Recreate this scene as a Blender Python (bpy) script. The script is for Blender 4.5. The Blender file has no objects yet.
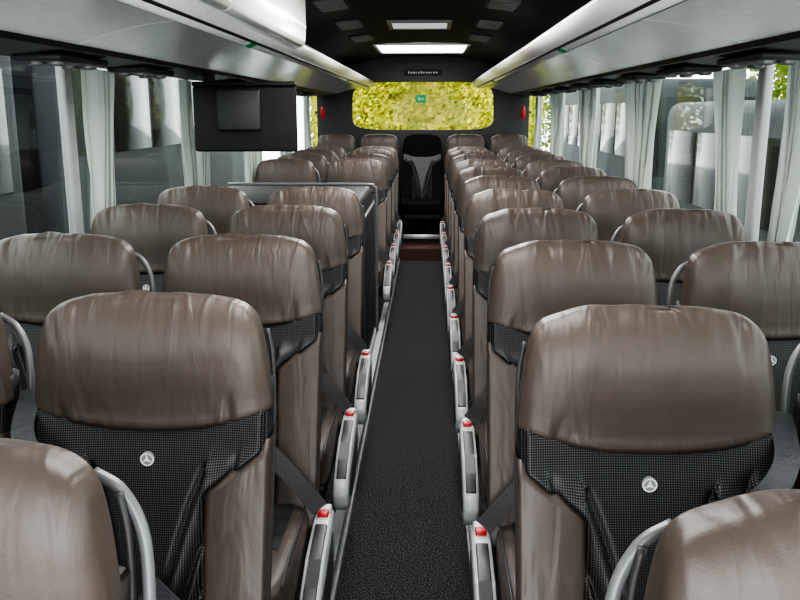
import bpy, bmesh, math, random
from mathutils import Vector, noise
random.seed(7)
S=bpy.context.scene
col=S.collection
PLAT=0.12

# ------------------------------------------------------------ materials
def mat_new(name):
    m=bpy.data.materials.new(name); m.use_nodes=True
    nt=m.node_tree; b=nt.nodes['Principled BSDF']
    return m,nt,b
def plain(name,c,rough=.5,metal=0,emis=None,es=0,nscale=30,namp=.12,bump=.03,spec=.5):
    m,nt,b=mat_new(name)
    tc=nt.nodes.new('ShaderNodeTexCoord'); n=nt.nodes.new('ShaderNodeTexNoise')
    n.inputs['Scale'].default_value=nscale; n.inputs['Detail'].default_value=4
    nt.links.new(tc.outputs['Object'],n.inputs['Vector'])
    r=nt.nodes.new('ShaderNodeValToRGB')
    r.color_ramp.elements[0].color=(*[x*(1-namp) for x in c],1)
    r.color_ramp.elements[1].color=(*[min(1,x*(1+namp)) for x in c],1)
    nt.links.new(n.outputs['Fac'],r.inputs['Fac']); nt.links.new(r.outputs['Color'],b.inputs['Base Color'])
    bp=nt.nodes.new('ShaderNodeBump'); bp.inputs['Strength'].default_value=bump; bp.inputs['Distance'].default_value=.01
    nt.links.new(n.outputs['Fac'],bp.inputs['Height']); nt.links.new(bp.outputs['Normal'],b.inputs['Normal'])
    b.inputs['Roughness'].default_value=rough; b.inputs['Metallic'].default_value=metal
    b.inputs['Specular IOR Level'].default_value=spec
    if emis: b.inputs['Emission Color'].default_value=(*emis,1); b.inputs['Emission Strength'].default_value=es
    return m
def leather(name,c1,c2,k=1.0,top=True,rough=.42,spec=.42):
    m,nt,b=mat_new(name); N=nt.nodes; L=nt.links
    tc=N.new('ShaderNodeTexCoord'); oi=N.new('ShaderNodeObjectInfo')
    mu=N.new('ShaderNodeMath'); mu.operation='MULTIPLY'; mu.inputs[1].default_value=37
    L.new(oi.outputs['Random'],mu.inputs[0])
    def nz(scale,det,dist,stren,distn,prev,mask=None):
        mp=N.new('ShaderNodeMapping'); mp.inputs['Scale'].default_value=scale
        L.new(tc.outputs['Object'],mp.inputs['Vector'])
        ad=N.new('ShaderNodeVectorMath'); ad.operation='ADD'
        L.new(mp.outputs[0],ad.inputs[0]); L.new(mu.outputs[0],ad.inputs[1])
        n=N.new('ShaderNodeTexNoise'); n.inputs['Scale'].default_value=1; n.inputs['Detail'].default_value=det; n.inputs['Distortion'].default_value=dist
        L.new(ad.outputs[0],n.inputs['Vector'])
        b1=N.new('ShaderNodeBump'); b1.inputs['Strength'].default_value=stren*k; b1.inputs['Distance'].default_value=distn
        if mask:
            q=N.new('ShaderNodeMath'); q.operation='MULTIPLY'; L.new(n.outputs['Fac'],q.inputs[0]); L.new(mask,q.inputs[1]); L.new(q.outputs[0],b1.inputs['Height'])
        else: L.new(n.outputs['Fac'],b1.inputs['Height'])
        if prev: L.new(prev,b1.inputs['Normal'])
        return b1.outputs[0]
    mask=None
    if top:
        sx=N.new('ShaderNodeSeparateXYZ'); L.new(tc.outputs['Object'],sx.inputs[0])
        r0=N.new('ShaderNodeValToRGB'); mr=N.new('ShaderNodeMapRange'); mr.inputs['From Min'].default_value=.79; mr.inputs['From Max'].default_value=1.04
        L.new(sx.outputs['Z'],mr.inputs['Value']); L.new(mr.outputs[0],r0.inputs['Fac'])
        e=r0.color_ramp.elements; e[0].color=(.9,.9,.9,1); e[1].color=(1,1,1,1)
        q=e.new(.25); q.color=(.28,.28,.28,1); q=e.new(.50); q.color=(.26,.26,.26,1); q=e.new(.80); q.color=(.95,.95,.95,1)
        mask=r0.outputs[0]
    p=nz((26,8,6),1.6,.9,.50,.014,None,mask)
    p=nz((8,6,7),1.5,.4,.15,.02,p)
    n2=N.new('ShaderNodeTexVoronoi'); n2.inputs['Scale'].default_value=420
    L.new(tc.outputs['Object'],n2.inputs['Vector'])
    b2=N.new('ShaderNodeBump'); b2.inputs['Strength'].default_value=.08; b2.inputs['Distance'].default_value=.002
    L.new(n2.outputs['Distance'],b2.inputs['Height']); L.new(p,b2.inputs['Normal']); L.new(b2.outputs[0],b.inputs['Normal'])
    n3=N.new('ShaderNodeTexNoise'); n3.inputs['Scale'].default_value=6
    L.new(tc.outputs['Object'],n3.inputs['Vector'])
    r=N.new('ShaderNodeValToRGB'); r.color_ramp.elements[0].position=.3; r.color_ramp.elements[1].position=.75
    r.color_ramp.elements[0].color=(*c1,1); r.color_ramp.elements[1].color=(*c2,1)
    L.new(n3.outputs['Fac'],r.inputs['Fac']); L.new(r.outputs[0],b.inputs['Base Color'])
    b.inputs['Roughness'].default_value=rough; b.inputs['Specular IOR Level'].default_value=spec
    return m
def mesh_fabric(name,ymul):
    m,nt,b=mat_new(name); N=nt.nodes; L=nt.links
    tc=N.new('ShaderNodeTexCoord'); sx=N.new('ShaderNodeSeparateXYZ'); L.new(tc.outputs['Object'],sx.inputs[0])
    k=2*math.pi/.0080
    def sn(expr_a,expr_b,op):
        a=N.new('ShaderNodeMath'); a.operation=op
        L.new(expr_a,a.inputs[0]); L.new(expr_b,a.inputs[1])
        q=N.new('ShaderNodeMath'); q.operation='MULTIPLY'; q.inputs[1].default_value=k; L.new(a.outputs[0],q.inputs[0])
        s=N.new('ShaderNodeMath'); s.operation='SINE'; L.new(q.outputs[0],s.inputs[0]); return s.outputs[0]
    yz=N.new('ShaderNodeMath'); yz.operation='MULTIPLY_ADD'; yz.inputs[1].default_value=ymul
    L.new(sx.outputs['Y'],yz.inputs[0]); L.new(sx.outputs['Z'],yz.inputs[2])
    s1=sn(sx.outputs['X'],yz.outputs[0],'ADD'); s2=sn(sx.outputs['X'],yz.outputs[0],'SUBTRACT')
    p=N.new('ShaderNodeMath'); p.operation='MULTIPLY'; L.new(s1,p.inputs[0]); L.new(s2,p.inputs[1])
    r=N.new('ShaderNodeValToRGB'); r.color_ramp.elements[0].position=.45; r.color_ramp.elements[1].position=.85
    r.color_ramp.elements[0].color=(.004,.004,.005,1); r.color_ramp.elements[1].color=(.14,.14,.145,1)
    L.new(p.outputs[0],r.inputs['Fac']); L.new(r.outputs[0],b.inputs['Base Color'])
    b.inputs['Roughness'].default_value=.42; b.inputs['Specular IOR Level'].default_value=.30
    return m
def carpet():
    m,nt,b=mat_new('dark_speckled_carpet'); N=nt.nodes; L=nt.links
    tc=N.new('ShaderNodeTexCoord'); n=N.new('ShaderNodeTexNoise'); n.inputs['Scale'].default_value=180; n.inputs['Detail'].default_value=5; n.inputs['Roughness'].default_value=.8
    L.new(tc.outputs['Object'],n.inputs['Vector'])
    r=N.new('ShaderNodeValToRGB'); r.color_ramp.elements[0].position=.48; r.color_ramp.elements[1].position=.66
    r.color_ramp.elements[0].color=(.010,.010,.0105,1); r.color_ramp.elements[1].color=(.15,.15,.155,1)
    L.new(n.outputs['Fac'],r.inputs['Fac']); L.new(r.outputs[0],b.inputs['Base Color'])
    bp=N.new('ShaderNodeBump'); bp.inputs['Strength'].default_value=.6; bp.inputs['Distance'].default_value=.003
    L.new(n.outputs['Fac'],bp.inputs['Height']); L.new(bp.outputs[0],b.inputs['Normal'])
    b.inputs['Roughness'].default_value=1; b.inputs['Specular IOR Level'].default_value=.1
    return m
def glass(name,tint,refl=.08):
    m=bpy.data.materials.new(name); m.use_nodes=True; nt=m.node_tree; nt.nodes.clear(); N=nt.nodes; L=nt.links
    o=N.new('ShaderNodeOutputMaterial'); t=N.new('ShaderNodeBsdfTransparent'); g=N.new('ShaderNodeBsdfGlossy'); x=N.new('ShaderNodeMixShader')
    n=N.new('ShaderNodeTexNoise'); n.inputs['Scale'].default_value=3
    r=N.new('ShaderNodeValToRGB'); r.color_ramp.elements[0].color=(*[c*.96 for c in tint],1); r.color_ramp.elements[1].color=(*tint,1)
    L.new(n.outputs['Fac'],r.inputs['Fac']); L.new(r.outputs[0],t.inputs[0])
    g.inputs['Roughness'].default_value=.02; x.inputs[0].default_value=refl
    L.new(t.outputs[0],x.inputs[1]); L.new(g.outputs[0],x.inputs[2]); L.new(x.outputs[0],o.inputs[0])
    return m
def cloth(name,c,tr=.4):
    m=bpy.data.materials.new(name); m.use_nodes=True; nt=m.node_tree; nt.nodes.clear(); N=nt.nodes; L=nt.links
    o=N.new('ShaderNodeOutputMaterial'); d=N.new('ShaderNodeBsdfDiffuse'); t=N.new('ShaderNodeBsdfTranslucent'); x=N.new('ShaderNodeMixShader')
    n=N.new('ShaderNodeTexNoise'); n.inputs['Scale'].default_value=40
    r=N.new('ShaderNodeValToRGB'); r.color_ramp.elements[0].color=(*[v*.85 for v in c],1); r.color_ramp.elements[1].color=(*c,1)
    L.new(n.outputs['Fac'],r.inputs['Fac']); L.new(r.outputs[0],d.inputs[0]); L.new(r.outputs[0],t.inputs[0])
    x.inputs[0].default_value=tr
    L.new(d.outputs[0],x.inputs[1]); L.new(t.outputs[0],x.inputs[2]); L.new(x.outputs[0],o.inputs[0])
    return m
def leafmat(name,c1,c2):
    m=cloth(name,c1,.45); N=m.node_tree.nodes; L=m.node_tree.links
    n=[q for q in N if q.type=='TEX_NOISE'][0]; r=[q for q in N if q.type=='VALTORGB'][0]
    tc=N.new('ShaderNodeTexCoord'); L.new(tc.outputs['Object'],n.inputs['Vector'])
    n.inputs['Scale'].default_value=2.6; n.inputs['Detail'].default_value=8; n.inputs['Roughness'].default_value=.85
    r.color_ramp.elements[0].position=.38; r.color_ramp.elements[1].position=.62
    r.color_ramp.elements[0].color=(*c1,1); r.color_ramp.elements[1].color=(*c2,1)
    return m

LEA=leather('brown_leather',(.050,.038,.031),(.072,.055,.046))
LEAB=leather('brown_leather_panel',(.050,.038,.031),(.068,.052,.044),.45,False)
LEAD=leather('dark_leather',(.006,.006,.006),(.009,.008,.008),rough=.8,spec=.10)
FAB=mesh_fabric('black_dotted_mesh_fabric',0.0); FABC=mesh_fabric('black_dotted_cushion_fabric',1.0); CARP=carpet()
DARK=plain('black_plastic',(.014,.014,.015),.45)
DARK2=plain('charcoal_plastic',(.030,.030,.032),.5)
BLK=plain('matt_black_panel',(.014,.014,.015),.6,spec=.25)
BELT=plain('black_webbing',(.032,.032,.036),.45,nscale=300,bump=.3)
GREY=plain('light_grey_plastic',(.33,.34,.35),.30)
MGREY=plain('silver_grey_paint',(.14,.143,.147),.35,.1)
WHITE=plain('white_rail',(.80,.81,.81),.22)
PANEL=plain('pale_grey_panel',(.80,.81,.80),.20,bump=.01)
PILL=plain('pillar_grey',(.28,.29,.29),.5)
WALL=plain('grey_wall_panel',(.30,.31,.32),.6)
RED=plain('red_plastic',(.38,.010,.008),.4)
SILV=plain('silver_emblem',(.85,.86,.87),.35,.1)
SILD=plain('silver_emblem_disc',(.28,.28,.29),.35,.1)
GREEN=plain('green_sticker',(.0,.42,.15),.5)
WHT=plain('white_print',(.8,.8,.8),.5)
CEIL=plain('black_ceiling_lining',(.014,.014,.015),.6,nscale=8,bump=.02,spec=.3)
STEEL=plain('brushed_steel',(.5,.5,.5),.3,.9)
BRWN=plain('reddish_brown_step',(.06,.022,.015),.4)
CURT=cloth('pale_curtain',(.48,.53,.49),.22)
GLASS=glass('side_glass',(.82,.86,.85),.08); RGLASS=glass('rear_glass',(.97,.98,.94),.004)
SKYGLOW=plain('hatch_sky_glow',(.9,.9,.9),.5,emis=(1,.99,.97),es=3)  # emission stands in for sky seen through the roof hatch
LAMP2=plain('lamp_diffuser_dim',(.5,.5,.5),.5,emis=(1,.99,.97),es=.30)
ASPH=plain('pale_bounce_paving',(.26,.27,.27),.6,nscale=60)  # paving lightened so more daylight bounces up under the racks
COACHP=plain('dark_grey_coach_paint',(.036,.040,.042),.6,spec=.06)
COACHB=plain('black_coach_glass',(.010,.012,.013),.10,spec=.10)
LEAFY=leafmat('yellow_green_leaves',(.22,.30,.03),(.80,.72,.12))
LEAFG=leafmat('green_leaves',(.05,.13,.02),(.30,.33,.05))
BARK=plain('bark',(.05,.035,.025),.9,nscale=20,bump=.5)

# ------------------------------------------------------------ geometry helpers
def add(name,verts,faces,mat,smooth=True,parent=None,bevel=0,seg=2):
    me=bpy.data.meshes.new(name); bm=bmesh.new()
    vs=[bm.verts.new(v) for v in verts]
    for f in faces:
        try: bm.faces.new([vs[i] for i in f])
        except ValueError: pass
    if bevel: bmesh.ops.bevel(bm,geom=list(bm.edges),offset=bevel,segments=seg,profile=.5,affect='EDGES')
    bmesh.ops.recalc_face_normals(bm,faces=bm.faces)
    for f in bm.faces: f.smooth=smooth
    bm.to_mesh(me); bm.free()
    me.materials.append(mat)
    o=bpy.data.objects.new(name,me); col.objects.link(o)
    if smooth and bevel:
        try: me.set_sharp_from_angle(angle=math.radians(50))
        except Exception: pass
    if parent: o.parent=parent
    return o
BF=[(0,1,2,3),(4,7,6,5),(0,4,5,1),(1,5,6,2),(2,6,7,3),(3,7,4,0)]
def boxv(x0,x1,y0,y1,z0,z1): return [(x0,y0,z0),(x1,y0,z0),(x1,y1,z0),(x0,y1,z0),(x0,y0,z1),(x1,y0,z1),(x1,y1,z1),(x0,y1,z1)]
def box(name,x0,x1,y0,y1,z0,z1,mat,parent=None,bevel=0,seg=2):
    return add(name,boxv(x0,x1,y0,y1,z0,z1),BF,mat,bevel>0,parent,bevel,seg)
def boxes(name,lst,mat,parent=None,bevel=0):
    v=[];f=[]
    for b in lst:
        k=len(v); v+=boxv(*b); f+=[tuple(i+k for i in q) for q in BF]
    return add(name,v,f,mat,bevel>0,parent,bevel)
def extr_y(name,prof,y0,y1,mat,parent=None,closed=True,smooth=False,bevel=0):
    n=len(prof); v=[(x,y0,z) for x,z in prof]+[(x,y1,z) for x,z in prof]
    f=[(i,(i+1)%n,n+(i+1)%n,n+i) for i in range(n if closed else n-1)]
    if closed: f+=[tuple(range(n)),tuple(range(2*n-1,n-1,-1))]
    return add(name,v,f,mat,smooth or bevel>0,parent,bevel)
def extr_x(name,prof,x0,x1,mat,parent=None,bevel=0,seg=2):
    n=len(prof); v=[(x0,y,z) for y,z in prof]+[(x1,y,z) for y,z in prof]
    f=[(i,(i+1)%n,n+(i+1)%n,n+i) for i in range(n)]+[tuple(range(n)),tuple(range(2*n-1,n-1,-1))]
    return add(name,v,f,mat,bevel>0,parent,bevel,seg)
def crom(pts,n=8):
    P=[Vector(p) for p in pts]; P=[P[0]*2-P[1]]+P+[P[-1]*2-P[-2]]; out=[]
    for i in range(1,len(P)-2):
        for k in range(n):
            t=k/n; a,b,c,d=P[i-1:i+3]
            out.append(.5*((2*b)+(c-a)*t+(2*a-5*b+4*c-d)*t*t+(-a+3*b-3*c+d)*t**3))
    out.append(P[-2]); return out
def tube(name,pts,r,mat,parent=None,n=10,sm=8,flat=None):
    P=crom(pts,sm) if sm else [Vector(p) for p in pts]
    v=[];f=[]; a=None
    for i,p in enumerate(P):
        d=(P[min(i+1,len(P)-1)]-P[max(i-1,0)]).normalized()
        if a is None: a=d.orthogonal().normalized()
        a=(a-d*a.dot(d)).normalized(); b=d.cross(a).normalized()
        for k in range(n):
            t=2*math.pi*k/n
            v.append(p+a*math.cos(t)*r*(flat or 1)+b*math.sin(t)*r)
    for i in range(len(P)-1):
        for k in range(n): f.append((i*n+k,i*n+(k+1)%n,(i+1)*n+(k+1)%n,(i+1)*n+k))
    f+=[tuple(range(n-1,-1,-1)),tuple(range((len(P)-1)*n,len(P)*n))]
    return add(name,v,f,mat,True,parent)
def grid(name,fn,nu,nv,mat,parent=None):
    v=[fn(i/nu,j/nv) for j in range(nv+1) for i in range(nu+1)]
    f=[(j*(nu+1)+i,j*(nu+1)+i+1,(j+1)*(nu+1)+i+1,(j+1)*(nu+1)+i) for j in range(nv) for i in range(nu)]
    return add(name,v,f,mat,True,parent)
def lathe(name,prof,mat,loc=(0,0,0),axis='Z',n=24,parent=None):
    v=[];f=[]
    for r,h in prof:
        for k in range(n):
            t=2*math.pi*k/n; a,b=r*math.cos(t),r*math.sin(t)
            p={'Z':(a,b,h),'X':(h,a,b),'Y':(a,h,b)}[axis]
            v.append((p[0]+loc[0],p[1]+loc[1],p[2]+loc[2]))
    m=len(prof)
    for i in range(m-1):
        for k in range(n): f.append((i*n+k,i*n+(k+1)%n,(i+1)*n+(k+1)%n,(i+1)*n+k))
    f+=[tuple(range(n-1,-1,-1)),tuple(range((m-1)*n,m*n))]
    o=add(name,v,f,mat,True,parent)
    try: o.data.set_sharp_from_angle(angle=math.radians(45))
    except Exception: pass
    return o
def empty(name,loc,label,cat,group=None):
    e=bpy.data.objects.new(name,None); e.empty_display_size=.1; e.location=loc; col.objects.link(e)
    tag(e,label,cat,group); return e
def tag(o,label,cat,group=None):
    o['label']=label; o['category']=cat
    if group: o['group']=group
def struct(o,label,cat):
    o['kind']='structure'; tag(o,label,cat); return o
def sstep(a,b,x):
    t=max(0,min(1,(x-a)/(b-a))); return t*t*(3-2*t)

# ------------------------------------------------------------ seat
def y0(z): return -.20+(z-.36)*.34 if z<.82 else -.20+.46*.34+(z-.82)*.16
def sg(v,e): return math.copysign(abs(v)**e,v)
HZ=.792; HR=.030     # headrest hem height at the middle, rise towards the sides
def make_seat(a):
    """a=+1: aisle is on the +X side"""
    E=empty('coach_seat',(0,0,0),'','coach seat')
    NC=48; v=[]; f=[]; zs=[.20+.67*i/20 for i in range(21)]
    for zz in zs:
        w=.202+.016*sstep(.3,.7,zz); t=.045
        for k in range(NC):
            th=2*math.pi*k/NC; xx=w*sg(math.cos(th),.33); yy=t*sg(math.sin(th),.5)
            yy+=y0(zz)+.058
            if math.sin(th)<0: yy+=.012*(1-(xx/w)**2)
            v.append((xx,yy,zz))
    for i in range(20):
        for k in range(NC): f.append((i*NC+k,i*NC+(k+1)%NC,(i+1)*NC+(k+1)%NC,(i+1)*NC+k))
    f+=[tuple(range(NC)),tuple(range(20*NC,21*NC))]
    add('backrest',v,f,DARK,True,E)['label']='black moulded backrest shell'
    tucks=[((.106,.725),(.070,.62),(.014,.40)),((.180,.790),(.150,.70),(.100,.58),(.046,.40)),((.110,.53),(.092,.44),(.075,.32))]
    segs=[]
    for tk in tucks:
        P=crom([Vector((p[0],p[1],0)) for p in tk],8)
        segs.append([(p.x,p.y) for p in P])
    def dist(px,pz,poly):
        best=9; bs=0
        for (x1,z1),(x2,z2) in zip(poly,poly[1:]):
            dx,dz=x2-x1,z2-z1; t=max(0,min(1,((px-x1)*dx+(pz-z1)*dz)/(dx*dx+dz*dz)))
            ex,ez=px-x1-dx*t,pz-z1-dz*t; d=math.hypot(ex,ez)
            if d<best: best=d; bs=1 if (dx*ez-dz*ex)>0 else -1
        return best,bs
    def pf(u,w_):
        xx=(u*2-1)*.217; zz=.30+.56*w_; ax=abs(xx)
        h=0
        for q,sgm in enumerate(segs):
            d,sd=dist(ax,zz,sgm)
            h+= (.025*(1-math.exp(-(d/.005)**2))*math.exp(-(d/.036)**2) if sd>0 else -.008*math.exp(-(d/.010)**2))
        h*=1-sstep(.71,.78,zz)
        edge=sstep(0,.03,min(u,1-u))
        zt=.695+(ax-.094)/.12*.08
        under=sstep(.102,.125,ax)*(1-sstep(zt-.03,zt-.008,zz))
        p=.006+h
        zh=HZ+HR*(ax/.22)**2+.006
        y=y0(zz)+.013*(1-(xx/.21)**2)-.002-p*edge*(1-under)+.03*under+.02*(1-edge)
        y+=.035*sstep(zh,zh+.012,zz)
        return (xx,y,zz)
    grid('fabric_panel',pf,160,160,FAB,E)['label']='black dotted mesh panel with stitched folds'
    for s in (-1,1):
        def bf(u,w_,s=s):
            zb=.27; zi=zb+w_*(.695-zb); zo=zb+w_*(.776-zb)
            xi=.098-.004*w_+.012*(1-w_)*w_
            q=min(u/.8,1); xx=xi+(.217-xi)*q
            zz=zi+(zo-zi)*q**1.1
            inn=sstep(0,.14,u)
            puff=.024*inn*(.82+.18*math.sin(math.pi*min(u/.8,1)))*sstep(0,.05,w_)*(1-sstep(.965,1,w_)*.9)
            yy=y0(zz)+.014-puff
            if u>.8:
                k=(u-.8)/.2; xx=.217+.005*math.sin(math.pi*k); yy+= .090*k*k
            return (s*xx,yy,zz)
        grid('side_bolster',bf,36,56,LEAB,E)['label']='smooth brown leather side bolster'
    # headrest
    rnd=random.Random(11 if a>0 else 5)
    cre=[(rnd.uniform(-.18,.18),rnd.uniform(-.35,.35),rnd.uniform(.0022,.0048),rnd.uniform(.005,.010),rnd.choice((0,1,1,1)),rnd.uniform(.15,.45)) for _ in range(17)]
    NC=176; NR=48; v=[]; f=[]
    for j in range(NR+1):
        s_=j/NR*.9985; vv=1-(1-s_)**2
        w=(.2200-.030*vv**1.7)*(1-vv**16)**(1/2.5); t=.050*(1-vv**5)**.5
        for k in range(NC):
            th=2*math.pi*k/NC; c=math.cos(th); sn=math.sin(th)
            xx=w*sg(c,.34); yy=t*sg(sn,.5); r=xx/.2200
            zl=HZ+HR*abs(r)**2 if sn<=0 else .82
            zt=1.034-.006*r*r-.009*abs(r)**6
            zz=zl+(zt-zl)*vv
            yy+=y0(zz)+.030
            if sn<0:
                m=sstep(0,.3,-sn)
                yy-=m*.004*math.sin(math.pi*min(1,vv)**.8)*(1-r*r)
                yy+=m*.010*(1-sstep(0,.65,vv))
                yy+=m*.005*(1-sstep(0,.03,vv))
                yy+=m*noise.noise(Vector((xx*14+a*3,zz*5,a*2)))*.004*sstep(.1,.9,vv)
                for cx,cs,cd,cw,top,ln in cre:
                    fall=(sstep(1-ln-.25,1-.1,vv) if top else 1-sstep(.0,ln,vv))
                    yy+=m*cd*1.5*math.exp(-((xx-cx-cs*(zz-.9))/cw)**2)*fall
            zz+=(noise.noise(Vector((xx*16,7+a,0)))*.006)*vv**3
            v.append((xx,yy,zz))
    for i in range(NR):
        for k in range(NC): f.append((i*NC+k,i*NC+(k+1)%NC,(i+1)*NC+(k+1)%NC,(i+1)*NC+k))
    f+=[tuple(range(NC)),tuple(range(NR*NC,(NR+1)*NC))]
    add('headrest',v,f,LEA,True,E)['label']='padded brown leather headrest'
    # emblem
    ez=.742; ey=y0(ez)+.013-.013; R=.0125; n=32
    add('emblem_disc',[(R*math.cos(2*math.pi*k/n),ey+.001,ez+R*math.sin(2*math.pi*k/n)) for k in range(n)]+[(R*math.cos(2*math.pi*k/n),ey+.010,ez+R*math.sin(2*math.pi*k/n)) for k in range(n)],
        [tuple(range(n))]+[(k,(k+1)%n,n+(k+1)%n,n+k) for k in range(n)],SILD,False,E)['label']='small grey badge disc'
    v=[];f=[]
    for k in range(n):
        t=2*math.pi*k/n
        for rr in (R,R*.80): v.append((rr*math.cos(t),ey,ez+rr*math.sin(t)))
    for k in range(n): f.append((2*k,2*((k+1)%n),2*((k+1)%n)+1,2*k+1))
    b=len(v); v.append((0,ey-.001,ez))
    for k in range(6):
        t=math.pi/2+k*math.pi/3; rr=R*.9 if k%2==0 else R*.24
        v.append((rr*math.cos(t),ey-.0003,ez+rr*math.sin(t)))
    for k in range(6): f.append((b,b+1+k,b+1+(k+1)%6))
    add('round_emblem',v,f,SILV,False,E)['label']='silver ring emblem with three-pointed star'
    # cushion
    DZ=-.06
    v=[];f=[];NA=64;NB=28
    for j in range(NB+1):
        ph=-math.pi/2+math.pi*j/NB
        for k in range(NA):
            th=2*math.pi*k/NA
            cx=sg(math.cos(ph),.25)
            xx=.208*cx*sg(math.cos(th),.28); yy=-.405+.245*cx*sg(math.sin(th),.35)
            zz=DZ+.345+.065*sg(math.sin(ph),.45)-.018*(yy+.385)
            if math.sin(ph)>0: zz+=.014*abs(xx/.2)**2
            v.append((xx,yy,zz))
    for i in range(NB):
        for k in range(NA): f.append((i*NA+k,i*NA+(k+1)%NA,(i+1)*NA+(k+1)%NA,(i+1)*NA+k))
    add('seat_cushion',v,f,LEAB,True,E)['label']='brown leather seat cushion'
    def cf(u,w_):
        xx=(u*2-1)*.165; yy=-.46+w_*.26
        e=sstep(0,.08,min(u,1-u,w_,1-w_))
        return (xx,yy,DZ+.345+.067-.018*(yy+.385)+.014*(xx/.2)**2+.006*e*abs(math.sin(math.pi*w_*3))**.4-.003)
    grid('cushion_insert',cf,24,40,FABC,E)['label']='black dotted mesh seat insert'
    tube('cushion_piping',[(a*.196,-.60,DZ+.405),(a*.198,-.50,DZ+.425),(a*.198,-.35,DZ+.422),(a*.196,-.20,DZ+.417)],.003,DARK2,E,8,4)
    box('seat_frame',-.19,.19,-.58,-.14,.165,.225,DARK2,E,.012)
    extr_x('pedestal',[(-.47,0),(-.20,0),(-.20,.03),(-.27,.06),(-.25,.17),(-.45,.17),(-.42,.06),(-.47,.03)],-.05,.05,MGREY,E,.004)
    tube('grab_handle',[(a*.170,.080,.970),(a*.203,.074,.950),(a*.228,.062,.90),(a*.234,.040,.80),(a*.230,.000,.70),(a*.208,-.015,.655)],.009,MGREY,E,12,6,.8)['label']='curved grey grab handle'
    tube('edge_trim',[(a*.203,y0(.95)+.085,.955),(a*.212,y0(.9)+.088,.90),(a*.214,y0(.8)+.09,.80),(a*.214,y0(.6)+.09,.60),(a*.211,y0(.38)+.09,.38)],.005,DARK2,E,8,5)['label']='slim dark shell edge'
    def strap(name,p,w,parent):
        P=crom(p,6); v=[];f=[]
        for i,q in enumerate(P):
            d=(P[min(i+1,len(P)-1)]-P[max(i-1,0)]).normalized(); s=d.cross(Vector((0,-1,.35))).normalized()*w/2
            v+= [q-s,q+s,q+s+Vector((0,.003,0)),q-s+Vector((0,.003,0))]
        for i in range(len(P)-1):
            for k in range(4): f.append((4*i+k,4*i+(k+1)%4,4*i+4+(k+1)%4,4*i+4+k))
        return add(name,v,f,BELT,False,parent)
    strap('lap_belt',[(a*.03,-.195,.56),(a*.10,-.220,.505),(a*.18,-.248,.43),(a*.235,-.25,.36)],.046,E)['label']='black webbing lap belt'
    strap('shoulder_belt',[(-a*.234,.0,.850),(-a*.215,-.09,.795),(-a*.16,-.135,.745),(-a*.095,-.120,.68)],.044,E)['label']='black webbing shoulder belt'
    D=-.090
    def sh(p): return [(y,z+D) for y,z in p]
    prof=sh([(-.165,.415),(-.23,.425),(-.40,.388),(-.50,.355),(-.555,.325),(-.580,.290),(-.575,.25),(-.54,.220),(-.48,.21),(-.30,.22),(-.20,.25),(-.16,.32)])
    x0,x1=sorted((a*.217,a*.265)); extr_x('side_cover',prof,x0,x1,GREY,E,.014,4)['label']='light grey seat side cover'
    x0,x1=sorted((a*.226,a*.257)); extr_x('armrest_pad',sh([(-.27,.406),(-.27,.421),(-.40,.3935),(-.48,.3675),(-.545,.335),(-.545,.322),(-.47,.355)]),x0,x1,DARK,E,.003)['label']='black inlaid armrest pad'
    x0,x1=sorted((a*.257,a*.2675)); extr_x('side_inlay',sh([(-.24,.385),(-.48,.325),(-.53,.29),(-.51,.25),(-.46,.235),(-.32,.245),(-.24,.28)]),x0,x1,DARK2,E,.003)['label']='dark recessed control panel'
    x0,x1=sorted((a*.228,a*.255)); box('belt_buckle',x0,x1,-.240,-.214,.405+D,.434+D,RED,E,.003)['label']='red square belt buckle button'
    x0,x1=sorted((a*.222,a*.260)); box('buckle_housing',x0,x1,-.216,-.18,.39+D,.434+D,GREY,E,.006)
    return E

def copy_seat(src,x,y,z,skip=()):
    e=src.copy(); e.location=(x,y,z); col.objects.link(e)
    for c in list(src.children):
        nm=c.name.split('.')[0]
        if nm in skip: continue
        d=c.copy(); d.parent=e; col.objects.link(d)
    return e
XS={-1:(-.441,-.938),1:(.445,.940)}
YO={-1:.035,1:-.045}
def rowy(i): return 1.445+.745*(i-1)
UNIT=('side_cover','armrest_pad','side_inlay','belt_buckle','buckle_housing')
for s in (-1,1):
    P=make_seat(-s)
    rows=[0,1,2,3,4,7,8,9,10] if s<0 else list(range(0,11))
    for i in rows:
        for w in (0,1):
            skip=[]
            if w==1: skip+=['shoulder_belt','edge_trim']
            elif i>0: skip+=['grab_handle']
            x=XS[s][w]; y=rowy(i)+YO[s]
            if i==0: x+=s*.030; y+=(.035 if s<0 else .02)
            e=copy_seat(P,x,y,PLAT,skip)
            tag(e,'brown leather and black mesh coach seat '+('beside the curtained window' if w else 'beside the carpeted aisle'),'coach seat','brown leather coach seats in paired rows')
            e.rotation_euler=(random.uniform(-.010,.010),0,random.uniform(-.003,.003))
    for x in ((-.95,-.475) if s<0 else (0,.475,.95)):
        e=copy_seat(P,x,9.40,.20,UNIT+('grab_handle','shoulder_belt','edge_trim','lap_belt')+(('emblem_disc','round_emblem') if x==0 else ()))
        tag(e,'brown leather coach seat in the bench row under the rear window','coach seat','rear bench row seats')
        if x==0:
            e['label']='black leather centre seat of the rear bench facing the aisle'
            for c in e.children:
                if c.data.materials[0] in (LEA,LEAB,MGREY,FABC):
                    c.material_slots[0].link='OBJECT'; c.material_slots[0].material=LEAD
    for c in list(P.children): bpy.data.objects.remove(c)
    bpy.data.objects.remove(P)

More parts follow.
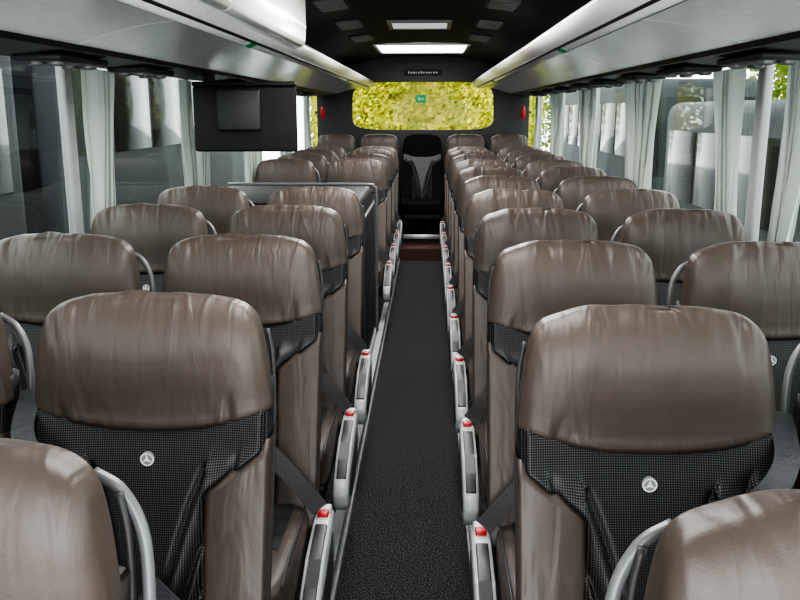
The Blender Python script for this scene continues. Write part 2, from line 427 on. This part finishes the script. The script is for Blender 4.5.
# ------------------------------------------------------------ shell
YF,YB=-.9,9.85
f_=box('floor',-.225,.225,YF,8.4,-.1,0,CARP); struct(f_,'dark speckled carpet aisle floor','floor')
n=1
for s in (-1,1):
    x0,x1=sorted((s*.225,s*1.25))
    o=box('trim_%d'%n,x0,x1,YF,8.75,-.1,PLAT,CARP); struct(o,'raised carpeted seat platform beside the aisle','platform'); n+=1
    o=boxes('trim_%d'%n,[(min(s*.212,s*.245),max(s*.212,s*.245),YF,8.4,PLAT-.035,PLAT+.008),(min(s*.212,s*.2245),max(s*.212,s*.2245),YF,8.4,0,.03)],GREY); struct(o,'light grey metal edge strip of the platform','trim'); n+=1
o=box('trim_%d'%n,-.225,.225,8.4,8.75,-.1,PLAT,BRWN); struct(o,'reddish brown step riser at the aisle end','step'); n+=1
o=box('trim_%d'%n,-1.25,1.25,8.75,YB,-.1,.20,CARP); struct(o,'carpeted platform under the rear bench','platform'); n+=1
o=box('trim_%d'%n,-.225,.225,8.735,8.775,.17,.215,STEEL,bevel=.004); struct(o,'steel nosing strip on the upper step','trim'); n+=1
PY=[.05,1.55,3.05,4.55,6.05,7.55,9.05]
wn=1
for s,nm in ((-1,'left'),(1,'right')):
    a_,b_=sorted((s*1.2,s*1.27))
    o=boxes('wall_'+nm,[(a_,b_,YF,YB,-.1,.93),(a_,b_,YF,YB,1.72,2.15)],WALL); struct(o,'grey panelled side wall of the coach','wall')
    a_,b_=sorted((s*1.185,s*1.25))
    o=box('trim_%d'%n,a_,b_,YF,YB,.90,.945,DARK2,bevel=.008); struct(o,'dark window sill ledge along the side wall','sill'); n+=1
    for y in PY:
        a_,b_=sorted((s*1.215,s*1.25))
        o=box('trim_%d'%n,a_,b_,y-.035,y+.035,.94,1.74,PILL,bevel=.010); struct(o,'light grey vertical window pillar','pillar'); n+=1
    ys=PY+[YB]
    for i in range(len(ys)-1):
        a_,b_=sorted((s*1.232,s*1.238))
        o=box('window_%d'%wn,a_,b_,ys[i]+.03,ys[i+1]-.03,.93,1.72,GLASS); struct(o,'tinted side window pane of the coach','window'); wn+=1
def rearwall():
    N=96; hx,hz,cz=.80,.265,1.535; X,Z0,Z1=1.2,.2,2.12
    inn=[];out=[]
    for k in range(N):
        t=2*math.pi*k/N; c,sn=math.cos(t),math.sin(t)
        ix=hx*sg(c,.36)*(1-.045*sn); iz=cz+hz*sg(sn,.38); inn.append((ix,iz))
        m=max(abs(c),abs(sn)); ux,uz=c/m,sn/m
        out.append((X*ux, cz+(uz*(Z1-cz) if uz>0 else uz*(cz-Z0))))
    v=[];f=[]
    for (ix,iz),(ox,oz) in zip(inn,out):
        v+=[(ix,9.75,iz),(ox,9.75,oz),(ix,9.82,iz),(ox,9.82,oz)]
    for k in range(N):
        q=(k+1)%N
        f+=[(4*k,4*q,4*q+1,4*k+1),(4*k+2,4*k+3,4*q+3,4*q+2),(4*k,4*k+2,4*q+2,4*q)]
    return add('wall_rear',v,f,DARK,False)
struct(rearwall(),'dark rear wall around the wide rear window','wall')
o=box('window_%d'%wn,-.88,.88,9.79,9.795,1.24,1.83,RGLASS); struct(o,'wide rounded rear window','window')
cp=[(-1.25,1.90),(-.75,1.99),(-.55,2.05),(-.3,2.075),(0,2.08),(.3,2.075),(.55,2.05),(.75,1.99),(1.25,1.90)]
o=extr_y('ceiling',cp+[(x,z+.08) for x,z in cp[::-1]],YF,YB,CEIL); struct(o,'matt black ceiling lining','ceiling')

def ceil_unit(y,len_,w,label,name,frame,lamp):
    E=empty(name,(0,y,2.075),label,'ceiling hatch' if 'hatch' in name else 'ceiling lamp')
    fr=.03
    boxes('frame',[(-w/2,w/2,0,fr,-.018,0),(-w/2,w/2,len_-fr,len_,-.018,0),(-w/2,-w/2+fr,fr,len_-fr,-.018,0),(w/2-fr,w/2,fr,len_-fr,-.018,0)],frame,E)
    box('diffuser',-w/2+fr,w/2-fr,fr,len_-fr,-.012,0,lamp,E)
ceil_unit(7.85,1.1,.88,'white framed roof hatch with panel glowing in place of daylight','roof_hatch',WHITE,SKYGLOW)
ceil_unit(5.90,.5,.44,'small ceiling lamp in grey frame','ceiling_lamp',MGREY,LAMP2)
for s in (-1,1):
    for y in (4.6,5.7,6.8):
        E=empty('air_vent',(s*.47,y,2.062),'dark louvred air vent in the black ceiling','air vent','ceiling air vents')
        E.rotation_euler=(0,s*.12,0)
        box('frame',-.09,.09,0,.46,-.012,-.002,DARK2,E,.004)
        boxes('louvre',[(-.075,.075,.03+k*.07,.055+k*.07,-.026,-.012) for k in range(6)],MGREY,E)

# ------------------------------------------------------------ luggage racks
for s,nm in ((-1,'left'),(1,'right')):
    E=empty('luggage_rack',(0,0,0),'pale grey overhead luggage rack with white front rail'+(' and closed bins' if s<0 else ''),'luggage rack','overhead luggage racks')
    def m(p): return [(s*x,z) for x,z in p]
    extr_y('service_channel',m([(1.19,1.640),(1.10,1.642),(.970,1.654),(.960,1.677),(.99,1.71),(1.19,1.715)]),YF,9.7,DARK,E)['label']='black service channel above the windows'
    und=[(.985,1.662)]+[(.985-.335*t,1.662+.076*(t**1.0)+.014*math.sin(math.pi*t)) for t in [k/12 for k in range(1,13)]]
    seams=[YF]+[1.05+1.49*k for k in range(6)]+[9.7]
    for ya,yb in zip(seams,seams[1:]):
        extr_y('rack_base',m(und+[(.645,1.765),(.78,1.745),(.985,1.705)]),ya,yb-.008,PANEL,E)
    pr=[(.656,1.738),(.648,1.727),(.632,1.724),(.600,1.738),(.568,1.757),(.552,1.775),(.550,1.795),(.560,1.808),(.58,1.812),(.62,1.800),(.65,1.775)]
    pp=[(p.x,p.y) for p in crom([Vector((x,z,0)) for x,z in pr],5)]
    extr_y('front_rail',m(pp),YF,9.7,WHITE,E,smooth=True)['label']='white rounded front rail'
    extr_y('rail_groove',m([(.606,1.7320),(.594,1.7365),(.598,1.741),(.607,1.738)]),YF,9.7,DARK,E)
    extr_y('seam_groove',m([(.672,1.7335),(.655,1.7370),(.658,1.741),(.672,1.738)]),YF,9.7,DARK,E)
    if s<0:
        y=-.4
        while y<4.0:
            y1=min(y+1.5,4.12)
            extr_y('bin_door',m([(.585,1.772),(.540,1.770),(.522,1.776),(.514,1.79),(.508,1.86),(.508,2.01),(.52,2.035),(.62,2.04),(.62,1.80)]),y,y1-.014,PANEL,E,bevel=.005)['label']='closed pale grey bin door'
            y=y1
    for y in ((3.3,7.3) if s<0 else (3.62,7.4)):
        v=[(s*.632,y,1.7195),(s*.608,y,1.7305),(s*.608,y+.10,1.7305),(s*.632,y+.10,1.7195),(s*.632,y,1.727),(s*.608,y,1.739),(s*.608,y+.10,1.739),(s*.632,y+.10,1.727)]
        add('green_sticker',v,BF,GREEN,False,E)
    for i in range(1,11):
        if s<0 and i==5: continue
        y=rowy(i)-.25; ux=s*1.075; uz=1.645
        U=box('reading_lamp_unit',ux-.075,ux+.075,y-.19,y+.19,uz-.022,uz,DARK2,E,.010); U['label']='black overhead unit with air nozzles and reading lamps'
        for xx,yy in ((-.03,-.12),(.03,-.12),(-.03,.12),(.03,.12)):
            lathe('air_nozzle',[(.026,-.022),(.026,-.030),(.018,-.034),(.012,-.026),(.002,-.026)],MGREY,(ux+xx,y+yy,uz),'Z',20,U)
        boxes('speaker_grille',[(ux-.05,ux+.05,y-.05+k*.018,y-.042+k*.018,uz-.025,uz-.021) for k in range(6)],MGREY,U)

# ------------------------------------------------------------ curtains
k_=0
for s in (-1,1):
    for j,y in enumerate(PY[2:]):
        for dr,wt,wb in ((1,.34,.17),(-1,.24,.12)):
            if y>9 and dr>0: continue
            off=.04
            if j==0 and dr<0:
                if s<0: continue
                off=.30
            k_+=1; ph=k_*1.7
            def cf(u,v,s=s,y=y,dr=dr,wt=wt,wb=wb,ph=ph,off=off):
                z=.95+.682*v; w=wb+(wt-wb)*sstep(-.1,1.1,v)+.03*math.sin(3*v+ph)*(1-v)
                nf=5 if dr>0 else 4
                uu=u+.07*math.sin(u*5+ph)+.02*math.sin(3*v+ph*2)
                pa=uu*2*math.pi*nf+ph+.7*math.sin(3*v+ph)
                yy=y+dr*(off+u*w+.012*math.sin(2*pa)*(.6+.4*math.sin(u*9+ph)))
                xx=s*(1.188+.021*math.sin(pa)*(.7+.3*math.sin(5*v+u*8)))
                return (xx,yy,z)
            o=grid('curtain',cf,140,26,CURT)
            tag(o,'pale grey green loosely pleated curtain hanging beside a window pillar','curtain','pale window curtains')

# ------------------------------------------------------------ monitor
E=empty('monitor',(-.838,4.22,1.598),'black fold-down monitor hanging under the luggage rack','monitor')
box('screen_housing',-.255,.255,-.02,.02,-.315,0,BLK,E,.012,3)
box('hinge_bar',-.255,.255,-.028,.03,.0,.022,BLK,E,.008)
box('mount_cover',-.135,.085,-.045,-.02,-.215,-.012,DARK,E,.012,4)
box('hanger_arm',-.20,-.15,.0,.02,.018,.052,BLK,E)

# ------------------------------------------------------------ stairwell cabinet
E=empty('stairwell_cabinet',(-.70,3.98,PLAT),'black low cabinet with grey frame around the side door stairs','cabinet')
box('body',-.44,.43,.03,1.07,0,.925,BLK,E,.03,3)
for yy,mt in ((.02,DARK2),(1.08,MGREY)):
    tube('frame_rail',[(.455,yy,.02),(.455,yy,.5),(.455,yy,.87),(.44,yy,.915),(.38,yy,.93),(-.1,yy,.93),(-.44,yy,.93)],.010,mt,E,10,6)['label']='grey tubular frame'
box('side_panel',.425,.45,.12,.98,.08,.83,DARK,E,.01)
box('base_strip',.43,.452,.05,1.05,.0,.05,GREY,E)

# ------------------------------------------------------------ extinguishers, signs
for s in (-1,1):
    E=empty('fire_extinguisher',(s*1.11,9.55,1.40),'small red fire extinguisher on the rear side pillar','fire extinguisher','red extinguishers')
    lathe('cylinder',[(.005,0),(.021,0),(.025,.010),(.025,.10),(.019,.12),(.010,.13),(.010,.138)],RED,(0,0,0),'Z',24,E)
    boxes('valve_head',[(-.009,.009,-.032,.018,.138,.150),(-.006,.006,-.040,.0,.148,.160)],DARK,E)
    box('wall_bracket',min(0,s*.09),max(0,s*.09),.0,.024,.055,.078,DARK,E)
E=empty('exit_sign',(-.02,9.77,1.57),'square green emergency exit sticker on the rear window','sign')
box('plate',-.055,.055,0,.006,0,.09,GREEN,E)
add('pictogram',[(-.028,-.003,.027),(-.014,-.003,.027),(-.014,-.003,.060),(-.028,-.003,.060),(0,-.003,.041),(.014,-.003,.041),(.014,-.003,.032),(.028,-.003,.044),(.014,-.003,.056),(.014,-.003,.047),(0,-.003,.047)],[(0,1,2,3),(4,5,6,7,8,9,10)],WHT,False,E)
E=empty('ceiling_sign',(0,9.73,1.90),'narrow black plate with tiny white lettering','sign')
box('plate',-.21,.21,0,.015,-.03,.03,DARK2,E,.004)
boxes('lettering',[(-.165+k*.028,-.165+k*.028+(.018 if k%3 else .012),-.003,0,-.010,.008+(.006 if k in(0,5) else 0)) for k in range(12)],WHT,E)

# ------------------------------------------------------------ outside
g=grid('ground',lambda u,v:(-40+80*u,-30+80*v,-1.35+.02*math.sin(9*u)*math.cos(11*v)),20,20,ASPH); g['kind']='structure'; tag(g,'paving of the coach park, paled to bounce daylight','ground')
def coach(x,y,zt,label,length=11.5):
    E=empty('parked_coach',(x,y,-1.35),label,'coach','parked coaches')
    H=zt+1.35
    box('body',-1.25,1.25,0,length,.35,H,COACHP,E,.22,4)
    for s in (-1,1):
        for k in range(7):
            a_,b_=sorted((s*1.245,s*1.262)); y0_=.35+k*(length-.6)/7
            box('side_window',a_,b_,y0_,y0_+(length-.6)/7-.12,H-1.55,H-.45,COACHB,E,.006)
        box('trim_strip',min(s*1.24,s*1.268),max(s*1.24,s*1.268),.3,length-.3,1.05,1.12,MGREY,E)
        for yy in (2.2,length-3.2):
            lathe('wheel',[(.02,0),(.46,0),(.50,.05),(.50,.25),(.46,.30),(.30,.30),(.26,.26),(.02,.26)],DARK,(1.0 if s>0 else -1.28,yy,.5),'X',28,E)
    box('windscreen',-1.1,1.1,-.012,.02,H-1.9,H-.35,COACHB,E,.006)
    return E
coach(-5.0,-3.5,2.3,'dark grey parked coach with black side windows')
coach(-5.3,9.2,2.5,'dark grey parked coach further along the yard')
coach(5.4,3.5,1.62,'dark grey parked coach beside the trees')
coach(5.4,17.0,2.1,'dark grey parked coach in front of the tall trees')
def foliage(name,n,fn,size,mat,parent):
    v=[];f=[]
    for i in range(n):
        p=Vector(fn()); a=Vector((random.gauss(0,1),random.gauss(0,1)-.6,random.gauss(0,1))).normalized()
        b=a.orthogonal().normalized(); c=a.cross(b); sz=size*random.uniform(.6,1.3); k=len(v)
        v+=[p-b*sz,p+c*sz*.55,p+b*sz,p-c*sz*.55]; f.append((k,k+1,k+2,k+3))
    me=bpy.data.meshes.new(name); me.from_pydata([tuple(q) for q in v],[],f); me.materials.append(mat)
    o=bpy.data.objects.new(name,me); col.objects.link(o); o['kind']='stuff'; o.parent=parent; return o
def tree(x,y,h,r,mat,n=9000,label='leafy autumn tree with yellow green leaves',size=.09):
    E=empty('tree',(x,y,-1.35),label,'tree','trees around the yard')
    tube('trunk',[(0,0,0),(.05,.03,h*.3),(-.03,.0,h*.6),(0,.05,h*.9)],.16,BARK,E,10,5)
    def fn():
        d=Vector((random.gauss(0,1),random.gauss(0,1),random.gauss(0,1))).normalized()*random.uniform(.35,1)**.6
        return (d.x*r,d.y*r*.9,h*.50+d.z*h*.46)
    foliage('foliage',n,fn,size,mat,E)
E=empty('hedge',(0,15.2,-1.35),'tall yellow green autumn hedge behind the coach','hedge')
for i in range(4):
    tube('stem',[(-1.6+i*1.1,.3,0),(-1.5+i*1.1,.25,1.5),(-1.7+i*1.1,.3,3.2)],.05,BARK,E,8,4)
def hf():
    x=random.uniform(-1.95,1.95); z=random.uniform(.1,5.2)
    b=.45*noise.noise(Vector((x*.9,z*.9,1)))
    return (x,-1.0+b+abs(random.gauss(0,.42)),z)
foliage('foliage',38000,hf,.040,LEAFY,E)
def hf2(): return (random.uniform(-2.0,2.0),random.uniform(.0,.9),random.uniform(0,5.1))
foliage('inner_leaves',13000,hf2,.13,LEAFY,E)
tree(12.5,12,7.5,2.8,LEAFG,12000,'dense green tree beyond the parked coach')
tree(9.6,19.5,8.5,2.7,LEAFG,16000,'dense green tree beyond the parked coach',size=.07); tree(6.0,33.5,8.5,3.2,LEAFG,9000,'dense green tree beyond the parked coach'); tree(14,29,8.5,3.2,LEAFG,10000,'dense green tree beyond the parked coach')
tree(-7.5,27,8.5,3.2,LEAFG,9000,'green leafy tree behind the parked coaches'); tree(-12.5,16,8,3,LEAFG,9000,'green leafy tree behind the parked coaches'); tree(-12.5,6,8,3,LEAFG,9000,'green leafy tree behind the parked coaches')

# ------------------------------------------------------------ light
W=bpy.data.worlds.new('overcast_sky'); S.world=W; W.use_nodes=True; nt=W.node_tree
bg=nt.nodes['Background']; tc=nt.nodes.new('ShaderNodeTexCoord'); sp=nt.nodes.new('ShaderNodeSeparateXYZ'); r=nt.nodes.new('ShaderNodeValToRGB')
nt.links.new(tc.outputs['Generated'],sp.inputs[0]); nt.links.new(sp.outputs['Z'],r.inputs['Fac'])
r.color_ramp.elements[0].color=(.86,.88,.88,1); r.color_ramp.elements[1].color=(.97,.98,1,1)
nt.links.new(r.outputs[0],bg.inputs['Color']); bg.inputs['Strength'].default_value=5.4
def area(loc,rot,sx,sy,e,name='aisle_fill',c=(1,.98,.95)):
    l=bpy.data.lights.new(name,'AREA'); l.shape='RECTANGLE'; l.size=sx; l.size_y=sy; l.energy=e; l.color=c
    o=bpy.data.objects.new(name,l); o.location=loc; o.rotation_euler=rot; col.objects.link(o)
for y,e in ((1.4,19),(3.4,26),(5.5,26),(7.6,22)): area((0,y,2.03),(0,0,0),.5,1.2,e)  # added fill over the aisle, not tied to the modelled ceiling lamp
area((0,-2.6,1.1),(math.pi/2+.22,0,0),2.2,1.6,44,'front_fill',(1,1,1))  # added fill at the open front, tilted up towards the racks

# ------------------------------------------------------------ camera
cam=bpy.data.cameras.new('camera'); co=bpy.data.objects.new('camera',cam); col.objects.link(co)
cam.sensor_width=36; cam.lens=840/800*36; cam.clip_start=.02
th=math.atan(189/840)
co.location=(.066,0,1.48); co.rotation_euler=(math.pi/2-th,0,math.radians(1.9))
S.camera=co
S.view_settings.view_transform='AgX'
try: S.view_settings.look='AgX - High Contrast'
except Exception: pass
S.view_settings.exposure=.48
